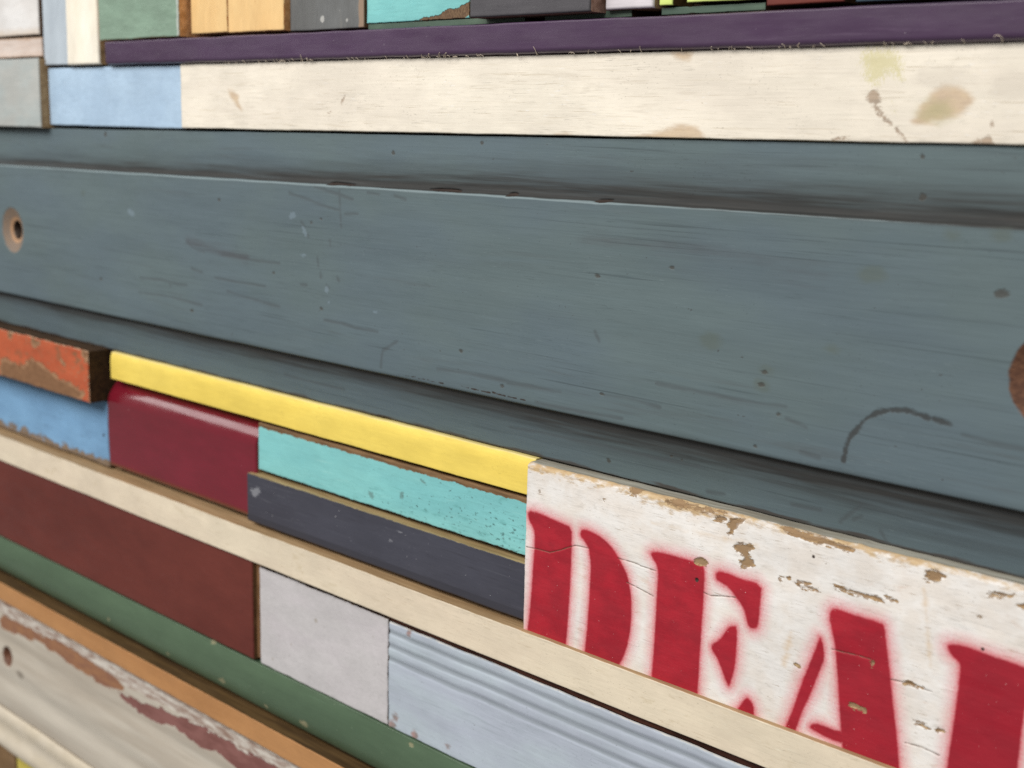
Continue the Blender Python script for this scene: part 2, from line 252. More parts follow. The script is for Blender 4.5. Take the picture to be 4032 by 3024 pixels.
def paint(name, col, col2=None, vwl=60, vst=3, vlo=0.35, vhi=0.65, axis='x', streaks=(), specks=(), layers=(),
          rough=0.55, rvar=0.12, spec=0.35, bump=0.06, bst=14, bwl=1.2, coat=0.0, seed=0.0, wav=0.25, gv=0.24, age=0.6, mot=2.0):
    N = Nodes(name)
    c = col
    if col2 is not None:
        c = N.mix(N.step(N.noise(vwl, vst, axis, 4, 0.6, seed + 1.1), vlo, vhi), col, col2)
    # fine brush grain in value
    g = N.noise(bwl, bst, axis, 3, 0.6, seed + 2.7)
    c = N.mix(gv, c, N.mix(1.0, c, N.step(g, 0.2, 0.8, 0.80, 1.16), 'MULTIPLY'))
    base = col
    c = N.mix(1.0, c, N.step(N.noise(26, mot, axis, 6, 0.65, seed + 5.5), 0.25, 0.75, 0.91, 1.07), 'MULTIPLY')
    h = N.ma('MULTIPLY', g, bump)
    if age > 0:
        dk = tuple(x * 0.42 for x in base[:3]) + (1,); lt = tuple(min(0.85, x * 1.25 + 0.05) for x in base[:3]) + (1,)
        gate = N.step(N.noise(22, 1.6, axis, 3, 0.6, seed + 61.5), 0.44, 0.60)
        m1 = N.step(N.noise(0.9, 2.2, axis, 2, 0.5, seed + 62.5), 0.66, 0.72, 0, 0.75 * age)
        c = N.mix(N.ma('MULTIPLY', m1, gate), c, dk)
        m2 = N.step(N.noise(0.75, 9, axis, 3, 0.6, seed + 63.5), 0.62, 0.70, 0, 0.6 * age)
        c = N.mix(N.ma('MULTIPLY', m2, N.step(N.noise(30, 2, axis, 3, 0.6, seed + 64.5), 0.46, 0.62)), c, lt)
        m3 = N.step(N.noise(0.6, 26, axis, 3, 0.6, seed + 65.5), 0.60, 0.68, 0, 0.55 * age)
        c = N.mix(N.ma('MULTIPLY', m3, N.step(N.noise(18, 3, axis, 3, 0.6, seed + 66.5), 0.44, 0.62)), c, dk)
        ed = N.ma('MULTIPLY_ADD', N.ma('SUBTRACT', N.noise(4, 2.5, axis, 5, 0.65, seed + 67.5), 0.5), 7.0, N.attr('nedge'))
        c = N.mix(N.step(ed, -2.6, 0.6, 0, 0.42 * age), c, dk)
        h = N.ma('MULTIPLY_ADD', m3, -0.06, h)
    w = N.noise(14, 2.5, axis, 3, 0.5, seed + 8.8)
    h = N.ma('MULTIPLY_ADD', w, wav, h)
    r = N.step(N.noise(9, 4, axis, 3, 0.6, seed + 4.2), 0.3, 0.7, rough - rvar, rough + rvar)
    for k, (sc, wl, st, lo, hi, amt) in enumerate(streaks):
        m = N.step(N.noise(wl, st, axis, 4, 0.62, seed + 11 + 3.1 * k, 0.3), lo, hi, 0, amt)
        gate = N.step(N.noise(wl * 9, st * 0.35, axis, 2, 0.5, seed + 31 + 2.1 * k), 0.40, 0.62)
        c = N.mix(N.ma('MULTIPLY', m, gate), c, sc)
        h = N.ma('MULTIPLY_ADD', m, -0.05, h)
    for k, (sc, wl, lo, hi, amt) in enumerate(specks):
        m = N.step(N.noise(wl, 1.6, axis, 2, 0.5, seed + 51 + 5.3 * k), lo, hi, 0, amt)
        gate = N.step(N.noise(wl * 14, 1.5, axis, 2, 0.5, seed + 71 + 2.9 * k), 0.42, 0.60)
        c = N.mix(N.ma('MULTIPLY', m, gate), c, sc)
    for k, L in enumerate(layers):
        v = N.attr(L['a'])
        if L.get('amp', 0):
            n = N.noise(L.get('wl', 3), L.get('st', 1.5), axis, L.get('det', 4), 0.6, seed + 91 + 4.7 * k)
            v = N.ma('MULTIPLY_ADD', N.ma('SUBTRACT', n, 0.5), 3.2 * L['amp'], v)
        m = N.step(v, L.get('lo', -0.2), L.get('hi', 0.2), 0, L.get('amt', 1.0))
        if L.get('grit'):
            gn = N.step(N.noise(L['grit'], 1, axis, 3, 0.6, seed + 131 + k), 0.35, 0.62, 0.58, 1.0)
            m = N.ma('MULTIPLY', m, gn)
        lc = L['c']
        if 'c2' in L:
            lc = N.mix(N.step(N.noise(L.get('cwl', 2.5), L.get('cst', 10), axis, 4, 0.65, seed + 151 + k), 0.32, 0.68), L['c'], L['c2'])
        c = N.mix(m, c, lc)
        if L.get('rough') is not None:
            r = N.ma('ADD', N.ma('MULTIPLY', r, N.ma('SUBTRACT', 1.0, m)), N.ma('MULTIPLY', m, L['rough']))
        if L.get('bump'):
            h = N.ma('MULTIPLY_ADD', m, L['bump'], h)
    bn = N.t.nodes.new('ShaderNodeBump'); bn.inputs['Strength'].default_value = 0.8
    bn.inputs['Distance'].default_value = 0.001
    N.put(bn.inputs['Height'], h)
    N.t.links.new(bn.outputs[0], N.b.inputs['Normal'])
    N.put(N.b.inputs['Base Color'], c); N.put(N.b.inputs['Roughness'], r)
    N.b.inputs['Specular IOR Level'].default_value = spec
    N.b.inputs['Coat Weight'].default_value = coat; N.b.inputs['Coat Roughness'].default_value = 0.08
    return N.m

def wood(name, a, b, axis='x', seed=0.0, rough=0.75, wl=1.6, st=18):
    return paint(name, a, b, vwl=wl * 3, vst=st, axis=axis, rough=rough, gv=0.6, age=0, spec=0.2, bump=0.12, bwl=wl, bst=st, seed=seed,
                 streaks=((tuple(x * 0.45 for x in a[:3]) + (1,), wl, st, 0.55, 0.7, 0.7),))

# ------------------------------------------------------------------ the wall and its boards
wall = bpy.data.objects.new('plank_wall', None)
scene.collection.objects.link(wall)
wall.location = (-0.2, 0, -0.64)
wall['label'] = 'wall clad in painted reclaimed boards, one stencilled with red letters'
wall['category'] = 'wall'
wall['kind'] = 'thing'

def place(o, parent, loc):
    scene.collection.objects.link(o)
    o.location = loc
    o.parent = parent
    if parent is not None:
        base = np.zeros(3); p = parent
        while p is not None:
            base += np.array(p.location); p = p.parent
        o.location = tuple(np.array(loc) - base)
    return o

class C: pass
BACKH = -30.0

def ticks(a, b, step, r0, r1, far=None):
    """grid lines from a to b, finer at the rounded ends"""
    t = [a]
    while t[-1] < b - 1e-6:
        s = step(t[-1]) if callable(step) else step
        t.append(t[-1] + s)
    t = np.array(t); t = a + (t - a) * (b - a) / (t[-1] - a)
    e = []
    for f in (0.08, 0.25, 0.5, 0.8, 1.1):
        e += [a + r0 * f, b - r1 * f]
    t = np.unique(np.concatenate([t, [v for v in e if a < v < b]]))
    keep = [t[0]]
    for v in t[1:]:
        if v - keep[-1] > 0.04: keep.append(v)
    keep[-1] = t[-1]
    return np.array(keep)

def xstep(k):
    return lambda x: k * (6.0 if (x < -800 or x > 375) else float(np.interp(x, [-750, 350], [1.5, 0.62])))

def board(name, label, x0, x1, z0, z1, h, mat, side, fx=2.0, fz=2.0, r=0.8, rt=None, rb=None, rl=None, rr=None,
          prof=None, relief=None, attrs=None, wob=0.25, wwl=25, ewob=0.25, seed=1, top=(0, 0), bot=(0, 0), bow=0.15,
          side_mat_same=False, extra=()):
    rt = r if rt is None else rt; rb = r if rb is None else rb; rl = r if rl is None else rl; rr = r if rr is None else rr
    xs = ticks(x0, x1, xstep(fx), rl, rr); zs = ticks(z0, z1, fz, rb, rt)
    if extra: zs = np.unique(np.concatenate([zs, [e for e in extra if z0 < e < z1]]))
    nx, nz = len(xs), len(zs)
    X, Z = np.meshgrid(xs, zs)
    c = C(); c.et = z1 - Z; c.eb = Z - z0; c.el = X - x0; c.er = x1 - X
    c.u = X.copy(); c.v = Z.copy()
    t = (Z - z0) / (z1 - z0); s = (X - x0) / (x1 - x0)
    dzt = wob * fbm1(xs, wwl, seed + 1.3) + np.interp(xs, [-720, 320], top)
    dzb = wob * fbm1(xs, wwl, seed + 5.9) + np.interp(xs, [-720, 320], bot)
    dxl = ewob * fbm1(zs, wwl * 0.6, seed + 9.1); dxr = ewob * fbm1(zs, wwl * 0.6, seed + 12.7)
    c.z = Z + dzb[None, :] * (1 - t) + dzt[None, :] * t
    c.x = X + dxl[:, None] * (1 - s) + dxr[:, None] * s
    H = np.full(X.shape, float(h))
    for d, rad in ((c.et, rt), (c.eb, rb), (c.el, rl), (c.er, rr)):
        if rad > 0:
            q = np.clip(rad - d, 0, rad)
            H -= rad - np.sqrt(np.maximum(rad * rad - q * q, 0))
    if prof is not None: H += prof(Z)
    H += bow * noise2(c.x, c.z, 120, 40, seed)
    if relief is not None: H += relief(c)
    H = np.maximum(H, BACKH + 2)
    loc = np.array([(x0 + x1) / 2, -h, (z0 + z1) / 2])
    V = np.stack([c.x, -H, c.z], -1).reshape(-1, 3)
    idx = np.arange(nx * nz).reshape(nz, nx)
    q = np.stack([idx[:-1, :-1], idx[:-1, 1:], idx[1:, 1:], idx[1:, :-1]], -1).reshape(-1, 4)
    loop = np.concatenate([idx[0, :-1], idx[:-1, -1], idx[-1, :0:-1], idx[:0:-1, 0]])
    m = len(loop); n0 = len(V)
    A = V[loop]; B = A.copy(); B[:, 1] = -BACKH
    V = np.concatenate([V, A, B, B])
    a = n0 + np.arange(m); b = a + m; cc = b + m
    sk = np.stack([a, b, np.roll(b, -1), np.roll(a, -1)], -1)
    me = bpy.data.meshes.new(name)
    quads = np.concatenate([q, sk]).astype(np.int32)
    nq = len(quads)
    me.vertices.add(len(V)); me.vertices.foreach_set('co', ((V - loc) * MM).astype(np.float32).ravel())
    me.loops.add(nq * 4 + m); me.loops.foreach_set('vertex_index', np.concatenate([quads.ravel(), cc[::-1]]).astype(np.int32))
    me.polygons.add(nq + 1)
    me.polygons.foreach_set('loop_start', np.concatenate([np.arange(nq) * 4, [nq * 4]]).astype(np.int32))
    mi = np.zeros(nq + 1, np.int32); mi[len(q):] = 1
    sm = np.zeros(nq + 1, bool); sm[:len(q)] = True
    me.update(calc_edges=True)
    me.polygons.foreach_set('material_index', mi); me.polygons.foreach_set('use_smooth', sm)
    fields = dict(nedge=-np.minimum(np.minimum(c.et, c.eb), np.minimum(c.el, c.er)), et=c.et, eb=c.eb)
    for k, fn in (attrs or {}).items(): fields[k] = fn(c)
    for k, f in fields.items():
        f = np.asarray(f, float).reshape(-1)
        at = me.attributes.new(k, 'FLOAT', 'POINT')
        at.data.foreach_set('value', np.concatenate([f, f[loop], f[loop], f[loop]]).astype(np.float32))
    me.materials.append(mat); me.materials.append(side)
    me.validate(); me.update()
    o = bpy.data.objects.new(name, me)
    place(o, wall, tuple(loc * MM))
    if label: o['label'] = label
    return o

def worn(wood_c, wood_c2, w=0.5, amp=0.9, wl=4, **k):
    d = dict(a='nedge', c=wood_c, c2=wood_c2, lo=-w - 0.15, hi=-w + 0.15, amp=amp, wl=wl, bump=-0.25, rough=0.8); d.update(k); return d
NE = lambda c: -np.minimum(np.minimum(c.et, c.eb), np.minimum(c.el, c.er))
NT = lambda c: -c.et
NB = lambda c: -c.eb
def near(**k): return dict(dict(nedge=NE), **k)

# ---- side (bare timber) materials
TAN = wood('bare_tan_timber', S(176, 148, 112), S(150, 122, 88), seed=3)
BROWN = wood('bare_brown_timber', S(118, 92, 66), S(88, 66, 45), seed=5)
DARK = wood('bare_dark_timber', S(74, 54, 34), S(52, 37, 24), seed=7)
REDDARK = wood('bare_redbrown_timber', S(66, 38, 30), S(40, 22, 18), seed=9)
GOLD = wood('bare_golden_timber', S(226, 174, 122), S(196, 144, 92), seed=12)
GREYW = wood('weathered_grey_timber', S(172, 170, 158), S(140, 134, 120), seed=14)
STAIN = wood('stained_brown_timber', S(96, 74, 44), S(70, 52, 30), seed=16)
wT, wT2 = S(172, 140, 100), S(140, 108, 72)

# ---- backing
back_m = wood('backing_timber', S(60, 44, 32), S(38, 28, 20), seed=20)
def box(name, x0, x1, z0, z1, h0, h1, mat, label=None, parent=None):
    v = [(x, -h, z) for h in (h0, h1) for z in (z0, z1) for x in (x0, x1)]
    f = [(0, 1, 3, 2)[::-1], (4, 5, 7, 6), (0, 1, 5, 4), (2, 6, 7, 3), (0, 4, 6, 2), (1, 3, 7, 5)]
    me = bpy.data.meshes.new(name)
    cx, cz = (x0 + x1) / 2, (z0 + z1) / 2
    me.from_pydata([((a - cx) * MM, (b + h0) * MM, (d - cz) * MM) for a, b, d in v], [], f)
    me.materials.append(mat); me.update()
    o = bpy.data.objects.new(name, me)
    place(o, parent or wall, (cx * MM, -h0 * MM, cz * MM))
    if label: o['label'] = label
    return o
box('backing_board', -950, 480, -640, 340, -42, -31, back_m, 'dark brown backing glimpsed in the gaps between boards')

XL, XR = -930.0, 460.0

# =================================================================== slate fielded panel
FT, FB = 118.3, -12.2
def slate_prof(z):
    xs = [-48, -17.5, -14.8, -13.2, FB, FB + 0.8, FB + 2.6, FT - 0.6, FT, FT + 1.2, FT + 4.0, 140, 156]
    ys = [-11.0, -5.2, -5.0, -3.9, -1.0, -0.25, 0, 0, -0.25, -3.4, -4.4, -3.8, -3.8]
    return np.interp(z, xs, ys)
HC = (-683.0, 51.5); HI = (-677.5, 51.5); DC = (346.0, 53.0)
def rad(c, p): return np.hypot(c.x - p[0], c.z - p[1])
def slate_relief(c):
    o = np.zeros(c.x.shape)
    for p, R0, q in ((HC, 22.5, 8.5), (DC, 24.0, 9.0)):
        r = rad(c, p)
        o -= np.clip((R0 - r) / (R0 - q), 0, 1) ** 0.9 * 6.0
        o -= np.clip((q - r) / 1.2, 0, 1) * 18
    o -= 0.25 * np.clip(dots('slate_dots', [1.0])(c) * 1.5, 0, 1)
    o -= 1.2 * np.clip(polys('slate_edgechips')(c) + 0.6, 0, 1)
    # planer ripple and raised grain
    o += 0.012 * noise2(c.x, c.z, 40, 1.8, 4) + 0.06 * noise2(c.x, c.z, 90, 14, 8)
    return o
def slate_grime_shade(c):  # grime in the grooves; the lower band also paints in the cove's shade
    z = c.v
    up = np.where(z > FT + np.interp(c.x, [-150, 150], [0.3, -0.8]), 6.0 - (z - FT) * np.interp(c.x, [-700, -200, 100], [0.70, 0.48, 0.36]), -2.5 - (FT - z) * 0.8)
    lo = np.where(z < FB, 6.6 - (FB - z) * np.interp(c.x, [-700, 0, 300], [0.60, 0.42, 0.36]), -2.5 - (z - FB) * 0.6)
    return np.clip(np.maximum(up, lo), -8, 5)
SL, SL2 = S(97, 112, 115), S(95, 110, 117)
slate_m = paint('slate_blue_paint', SL, SL2, vwl=70, vst=2.2, axis='x', rough=0.58, spec=0.28, bump=0.04, bwl=1.1, bst=30, seed=1.0, wav=0.15, age=0.55, gv=0.26, mot=9,
    streaks=((S(62, 72, 76), 1.5, 85, 0.55, 0.70, 0.55), (S(106, 122, 128), 2.0, 30, 0.58, 0.72, 0.4), (S(84, 90, 92), 5, 20, 0.54, 0.72, 0.4), (S(98, 114, 120), 7, 16, 0.52, 0.7, 0.4)),
    specks=((S(72, 74, 74), 2.2, 0.72, 0.78, 0.7),),
    layers=[dict(a='grime_shade', c=S(60, 57, 54), c2=S(40, 39, 38), lo=-0.5, hi=5.0, amp=3.0, wl=3.4, st=26, amt=0.96, cst=20, rough=0.75),
            dict(a='grime_shade', c=S(56, 58, 58), lo=-6, hi=3, amp=4, wl=5, st=22, amt=0.4),  # broad haze, also puts the lower bevel's shade into the colour
            dict(a='botwear', c=S(70, 58, 50), lo=-0.6, hi=0.6, amp=1.6, wl=3, st=9, amt=0.75),
            dict(a='streak', c=S(78, 84, 87), lo=-2.0, hi=0.6, amp=1.1, wl=3.5, st=8, amt=0.6, bump=-0.15),
            dict(a='smudge', c=S(78, 78, 82), lo=-6, hi=2, amp=3.5, wl=5, st=8, amt=0.62),
            dict(a='pale', c=S(138, 156, 170), lo=-0.8, hi=0.6, amp=1.6, wl=1.8, amt=0.34),
            dict(a='faint', c=S(92, 102, 96), lo=-2.0, hi=2.0, amp=1.6, wl=4, st=2, amt=0.6), dict(a='dot', c=S(70, 66, 60), lo=-0.6, hi=0.5, amp=0.9, wl=1.8, st=2.5, amt=0.75, bump=-0.3),
            dict(a='arc', c=S(58, 58, 57), lo=-2.2, hi=-0.3, amp=1.5, wl=5, st=1, det=6, amt=0.82, bump=-0.25),
            dict(a='crest', c=S(134, 150, 154), lo=-0.5, hi=0.2, amp=0.5, wl=3, st=12, amt=0.7),  # paints in the light caught along the field's upper edge
            dict(a='chip', c=S(62, 52, 46), c2=S(48, 38, 34), lo=-0.2, hi=0.25, amp=0.5, wl=2.5, st=2),
            dict(a='riml', c=S(122, 110, 101), c2=S(138, 116, 96), cwl=2, cst=3, lo=-0.8, hi=1.2, amp=1.0, wl=4, rough=0.6), dict(a='rim', c=S(112, 78, 58), c2=S(82, 54, 41), cwl=2, cst=4, lo=-0.6, hi=0.9, amp=0.8, wl=4, rough=0.7),
            dict(a='lip', c=S(184, 142, 104), lo=-1.0, hi=1.0, amp=0.8, wl=3, amt=0.75),
            dict(a='core', c=S(48, 34, 24), lo=-0.4, hi=0.6)])
def slate_dot(c):
    return np.maximum(np.maximum(dots('slate_dots', [1.2, 1.0, 1.0, 1.1, 1.0, 0.7, 0.8, 2.0, 0.9, 1.1], sx=1.7)(c), dots('bevel_dot', [1.6, 1.0, 0.9])(c)), dots('upbevel_dot', [2.2, 1.6, 1.4, 1.8, 1.2])(c))
def slate_streak(c):
    return np.maximum(lines('slate_dark', 5, 0.25)(c), lines('bevel_dark', 5, 0.25)(c))
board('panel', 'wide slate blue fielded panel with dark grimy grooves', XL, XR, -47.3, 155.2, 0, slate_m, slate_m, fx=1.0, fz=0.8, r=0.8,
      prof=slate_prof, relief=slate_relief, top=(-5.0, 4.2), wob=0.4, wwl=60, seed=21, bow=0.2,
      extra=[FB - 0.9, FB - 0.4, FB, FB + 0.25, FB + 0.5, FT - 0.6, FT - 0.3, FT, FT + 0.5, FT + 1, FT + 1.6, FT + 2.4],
      attrs=dict(grime_shade=slate_grime_shade, streak=slate_streak, dot=slate_dot, pale=polys('slate_pale'), faint=dots('slate_faint', [4.5, 2.6, 3.2, 2.4, 2.2, 2.0], sx=1.6), arc=lines('slate_arc'),
                 chip=lambda c: np.maximum(np.maximum(polys('slate_edgechips', 1)(c), lines('slate_lowcrumb', 5, 0.45)(c)), polys('slate_lowchip')(c)),
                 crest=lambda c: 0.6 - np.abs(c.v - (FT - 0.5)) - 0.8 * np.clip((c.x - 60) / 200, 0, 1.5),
                 botwear=lambda c: 1.2 - c.eb * 0.7,
                 smudge=lambda c: np.maximum(-seg_d(c.x, c.z, [(-372, 64), (-330, 60), (-290, 57)]) , -seg_d(c.x, c.z, [(60, 100), (150, 96), (220, 90)]) * 0.3 - 3),
                 riml=lambda c: 22.0 - rad(c, HC), rim=lambda c: 24.0 - rad(c, DC),
                 lip=lambda c: 1.7 - np.abs(rad(c, HC) - 11.2), core=lambda c: np.maximum(9.4 - rad(c, HC), 9 - rad(c, DC))))

# =================================================================== cream plank above it
cream_m = paint('cream_whitewash', S(241, 233, 217), S(234, 225, 210), vwl=45, vst=4, rough=0.6, bump=0.08, bwl=1.3, bst=30, seed=30,
    age=0.8, streaks=((S(176, 160, 132), 0.8, 40, 0.59, 0.68, 0.65), (S(206, 194, 172), 1.8, 26, 0.56, 0.70, 0.6), (S(212, 202, 186), 6, 6, 0.54, 0.72, 0.6)),
    specks=((S(170, 154, 128), 1.5, 0.71, 0.77, 0.7),),
    layers=[dict(a='knot', c=S(206, 178, 140), c2=S(186, 158, 128), cwl=4, cst=3, lo=-1.6, hi=3.0, amp=2.6, wl=4, st=3, det=5, amt=0.72),
            dict(a='knoth', c=S(178, 172, 128), lo=-3, hi=5, amp=3.0, wl=5, amt=0.6),
            dict(a='yel', c=S(208, 200, 142), lo=1.6, hi=3.4, amp=9.0, wl=2.6, st=0.22, det=4, amt=0.62),
            dict(a='brn', c=S(128, 104, 82), c2=S(168, 140, 112), lo=-0.8, hi=0.8, amp=2.2, wl=1.8, det=6, amt=0.72, bump=-0.2),
            dict(a='wash', c=S(205, 196, 182), lo=-2, hi=2.5, amp=2.2, wl=6, st=2, amt=0.4),
            worn(S(190, 168, 128), S(214, 196, 160), w=0.2, amp=0.7, wl=5, st=5, amt=0.75)])
cream = board('plank', 'long cream whitewashed plank with pale knots above slate panel', -379.5, XR, 155.8, 206.0, -1.5, cream_m, TAN, fx=1.0, fz=0.75, r=1.0, rl=0.5,
      wob=0.35, wwl=40, seed=33, ewob=0.5, bot=(-2.5, 3.6), top=(0.2, 0.0),
      attrs=near(knot=polys('cream_knots'), yel=polys('cream_yellow', 1), brn=polys('cream_brown', 1),
                 knoth=lambda c: 6 - np.hypot((c.x - 274) / 1.6, c.z - 174),
                 wash=lambda c: np.maximum(6 - np.hypot((c.x - 312) / 2.2, (c.z - 186)), 5 - np.hypot((c.x - 275) / 3, (c.z - 190)))))

# torn fibres along its upper edge
def tube(pts, r, V, F, n=4):
    pts = np.asarray(pts, float); k0 = len(V)
    for i, p in enumerate(pts):
        d = pts[min(i + 1, len(pts) - 1)] - pts[max(i - 1, 0)]; d /= np.linalg.norm(d) + 1e-9
        u = np.cross(d, (0.3, 1, 0.2)); u /= np.linalg.norm(u) + 1e-9; w = np.cross(d, u)
        rr = r * (1 - 0.6 * i / (len(pts) - 1))
        for a in range(n):
            t = 2 * math.pi * a / n; V.append(tuple(p + rr * (math.cos(t) * u + math.sin(t) * w)))
    for i in range(len(pts) - 1):
        for a in range(n):
            F.append((k0 + i * n + a, k0 + i * n + (a + 1) % n, k0 + (i + 1) * n + (a + 1) % n, k0 + (i + 1) * n + a))
    F.append(tuple(k0 + a for a in range(n))[::-1]); F.append(tuple(k0 + (len(pts) - 1) * n + a for a in range(n)))
rng = np.random.RandomState(5)
V, F = [], []
big = [p[0][0] for p in M['fib']]
spots = [(x, 1.0) for x in big] + [(rng.choice([-300, -235, -150, -60, 40, 110, 190, 260]) + rng.normal(0, 28), rng.uniform(0.25, 0.6)) for _ in range(75)]
for x, s in spots:
    if x < -365 or x > 345: continue
    L = s * rng.uniform(4.0, 6.5); a = rng.uniform(-0.9, 0.9); cur = rng.uniform(-0.5, 0.5) * (1.6 if s == 1.0 else 1)
    p = np.array([x, -0.3 - rng.uniform(0, 0.5), 205.6]); pts = [p.copy()]
    for k in range(6):
        d = np.array([math.sin(a), -1.1 + 0.18 * k, math.cos(a) * 0.9]); p = p + d * L / 6; a += cur; pts.append(p.copy())
    tube(pts, 0.34 if s == 1.0 else 0.24, V, F)
me = bpy.data.meshes.new('fibre_fringe'); me.from_pydata([(a * MM, b * MM, d * MM) for a, b, d in V], [], F)
fib_m = paint('torn_wood_fibre', S(226, 210, 190), rough=0.8, bump=0.0, wav=0, seed=40)
me.materials.append(fib_m); me.update()
fo = bpy.data.objects.new('fibre_fringe', me); place(fo, cream, (0, 0, 0)); fo['kind'] = 'stuff'
fo['label'] = 'torn pale wood fibres curling up along the upper edge'

# =================================================================== purple batten
purple_m = paint('purple_satin_paint', S(80, 60, 86), S(72, 52, 77), vwl=50, vst=5, rough=0.38, rvar=0.08, spec=0.45, bump=0.05, bwl=2, bst=20, seed=44, wav=0.35, age=0.25,
    streaks=((S(112, 94, 116), 3, 20, 0.58, 0.75, 0.35), (S(70, 52, 72), 2, 24, 0.6, 0.75, 0.4)),
    specks=((S(150, 140, 150), 1.6, 0.74, 0.78, 0.8), (S(58, 42, 60), 5, 0.70, 0.8, 0.6)),
    layers=[worn(S(70, 48, 70), S(60, 40, 60), w=-0.1, amp=0.3, amt=0.6)])
board('batten', 'long narrow purple batten above cream plank', -489.0, XR, 206.6, 226.4, 3, purple_m, purple_m, fx=1.8, fz=1.0, r=1.0, rb=3.4, rt=1.2, seed=47, wob=0.4, top=(0.4, -2.2), bot=(0.6, -0.6), attrs=near())

# =================================================================== light blue block
lblue_m = paint('light_blue_paint', S(178, 203, 226), S(170, 195, 219), vwl=30, vst=1.3, rough=0.45, bump=0.05, bwl=3, bst=3, seed=50, wav=0.4,
    specks=((S(195, 214, 232), 3, 0.64, 0.74, 0.7),), layers=[dict(a='run', c=S(196, 216, 234), lo=-0.8, hi=0.3, amp=0.6, wl=4, amt=0.45, bump=0.25)])
board('block', 'light blue painted block left of the cream plank', -603.0, -378.0, 154.6, 205.8, -3, lblue_m, TAN, r=1.2, seed=52, wob=0.35,
      attrs=dict(run=lambda c: -seg_d(c.x, c.z, [(-489, 206), (-490, 190), (-492, 172)])))

# =================================================================== top rows
def plain(name, c1, c2, seed, axis='x', **k):
    d = dict(vwl=35, vst=2, rough=0.55, bump=0.07, bwl=1.6, bst=12); d.update(k)
    return paint(name, c1, c2, axis=axis, seed=seed, **d)
NEwear = [worn(wT, wT2, w=0.15, amp=0.6, wl=5)]
zt = 330
m = plain('offwhite_paint', S(228, 227, 226), S(216, 213, 210), 60, layers=[dict(a='eb', c=S(206, 190, 172), lo=9, hi=1, amp=3, wl=6, amt=0.7)])
board('plank', 'off-white plank in the upper left corner', XL, -615.0, 236.5, zt, -2, m, BROWN, r=1.2, seed=61, wob=0.6, top=(0, 0))
m = plain('pinkish_beige_paint', S(220, 208, 200), S(206, 188, 176), 64, vwl=12, vst=6, layers=[dict(a='net', c=S(170, 140, 112), lo=-2.8, hi=-0.6, amp=1.5, wl=6, st=3, amt=0.8)])
board('batten', 'thin pinkish beige batten at upper left', XL, -614.5, 216.6, 234.6, -4, m, BROWN, r=1.5, seed=65, wob=0.6, attrs=dict(net=NT))
m = plain('pale_grey_paint', S(172, 181, 180), S(180, 182, 178), 68)
board('plank', 'pale grey plank at the left edge beside the light blue block', XL, -603.6, 153.4, 214.6, 6, m, TAN, r=1.0, seed=69, wob=0.4, bot=(-1.6, 0))
m = plain('grey_blue_paint', S(182, 193, 202), S(176, 187, 197), 72, axis='z')
board('block', 'upright grey-blue strip at upper left', -605.4, -558.0, 208.4, zt, -1, m, BROWN, r=1.0, seed=73, wob=0.4)
m = plain('warm_white_paint', S(246, 240, 226), S(240, 231, 212), 76, axis='z', specks=((S(200, 180, 150), 3, 0.68, 0.76, 0.6),))
board('block', 'upright warm white strip left of the purple batten', -557.2, -502.4, 207.8, zt, 2, m, TAN, r=2.0, seed=77, wob=0.3, ewob=0.5)
m = plain('sage_green_paint', S(134, 160, 141), S(126, 150, 132), 80, bump=0.5, bwl=5, bst=3, wav=1.2, vwl=14,
          layers=[dict(a='erc', c=S(176, 186, 178), lo=-3.6, hi=-2.2, amp=1.0, wl=6), dict(a='nedge', c=S(120, 108, 84), lo=-0.7, hi=-0.2, amp=1.2, wl=5, amt=0.8)])
board('block', 'sage green block with thick brushed paint', -496.0, -371.8, 227.4, zt, 4, m, GOLD, r=0.8, seed=81, wob=0.5, attrs=near(erc=lambda c: -c.er))
for k, (xa, xb, lab) in enumerate(((-367.9, -318.0, 'left of two apricot orange blocks'), (-316.8, -245.6, 'right of two apricot orange blocks, faintly cracked'))):
    m = plain('apricot_paint', S(239, 202, 142), S(232, 192, 132), 84 + k, axis='z', layers=[worn(S(190, 120, 60), S(140, 90, 50), w=0.1, amp=0.7, wl=5),
              dict(a='crk', c=S(196, 154, 100), lo=-0.7, hi=0.0, amp=0.5, wl=4, amt=0.7 * k + 0.01)])
    board('block', lab, xa, xb, 229.6 - 0.8 * k, zt, -5, m, GOLD, r=1.0, seed=85 + k, wob=0.35, ewob=0.5, attrs=near(crk=lambda c: -seg_d(c.x, c.z, [(-276, 300), (-281, 250), (-284, 236)])))
m = plain('charcoal_grey_paint', S(110, 112, 112), S(98, 99, 98), 90, axis='z', streaks=((S(146, 142, 130), 5, 9, 0.55, 0.72, 0.6),), specks=((S(168, 168, 164), 3.5, 0.68, 0.74, 0.8),),
          layers=[dict(a='erc', c=S(150, 128, 108), lo=-6, hi=-4.4, amp=1.0, wl=6), dict(a='dot', c=S(176, 176, 172), lo=-0.5, hi=0.6, amp=1.0, wl=3)])
board('block', 'scuffed mid-grey block right of the apricot blocks', -244.6, -160.4, 228.2, zt, -10, m, BROWN, r=0.8, seed=91, wob=0.4, attrs=dict(erc=lambda c: -c.er, dot=dots('grey8', [2.5, 1.4])))
turq = (S(132, 202, 200), S(122, 192, 192))
m = plain('turquoise_chipped_paint', turq[0], turq[1], 94, bump=0.12, specks=((S(70, 96, 94), 2.6, 0.69, 0.75, 0.8),),
          layers=[dict(a='wd', c=S(128, 104, 78), c2=S(84, 62, 46), cwl=2, cst=0.3, lo=-0.3, hi=0.3, amp=0.9, wl=3.5, st=0.6, bump=-0.6, rough=0.85), worn(S(84, 70, 54), S(60, 48, 38), w=0.1, amp=1.0, wl=3)])
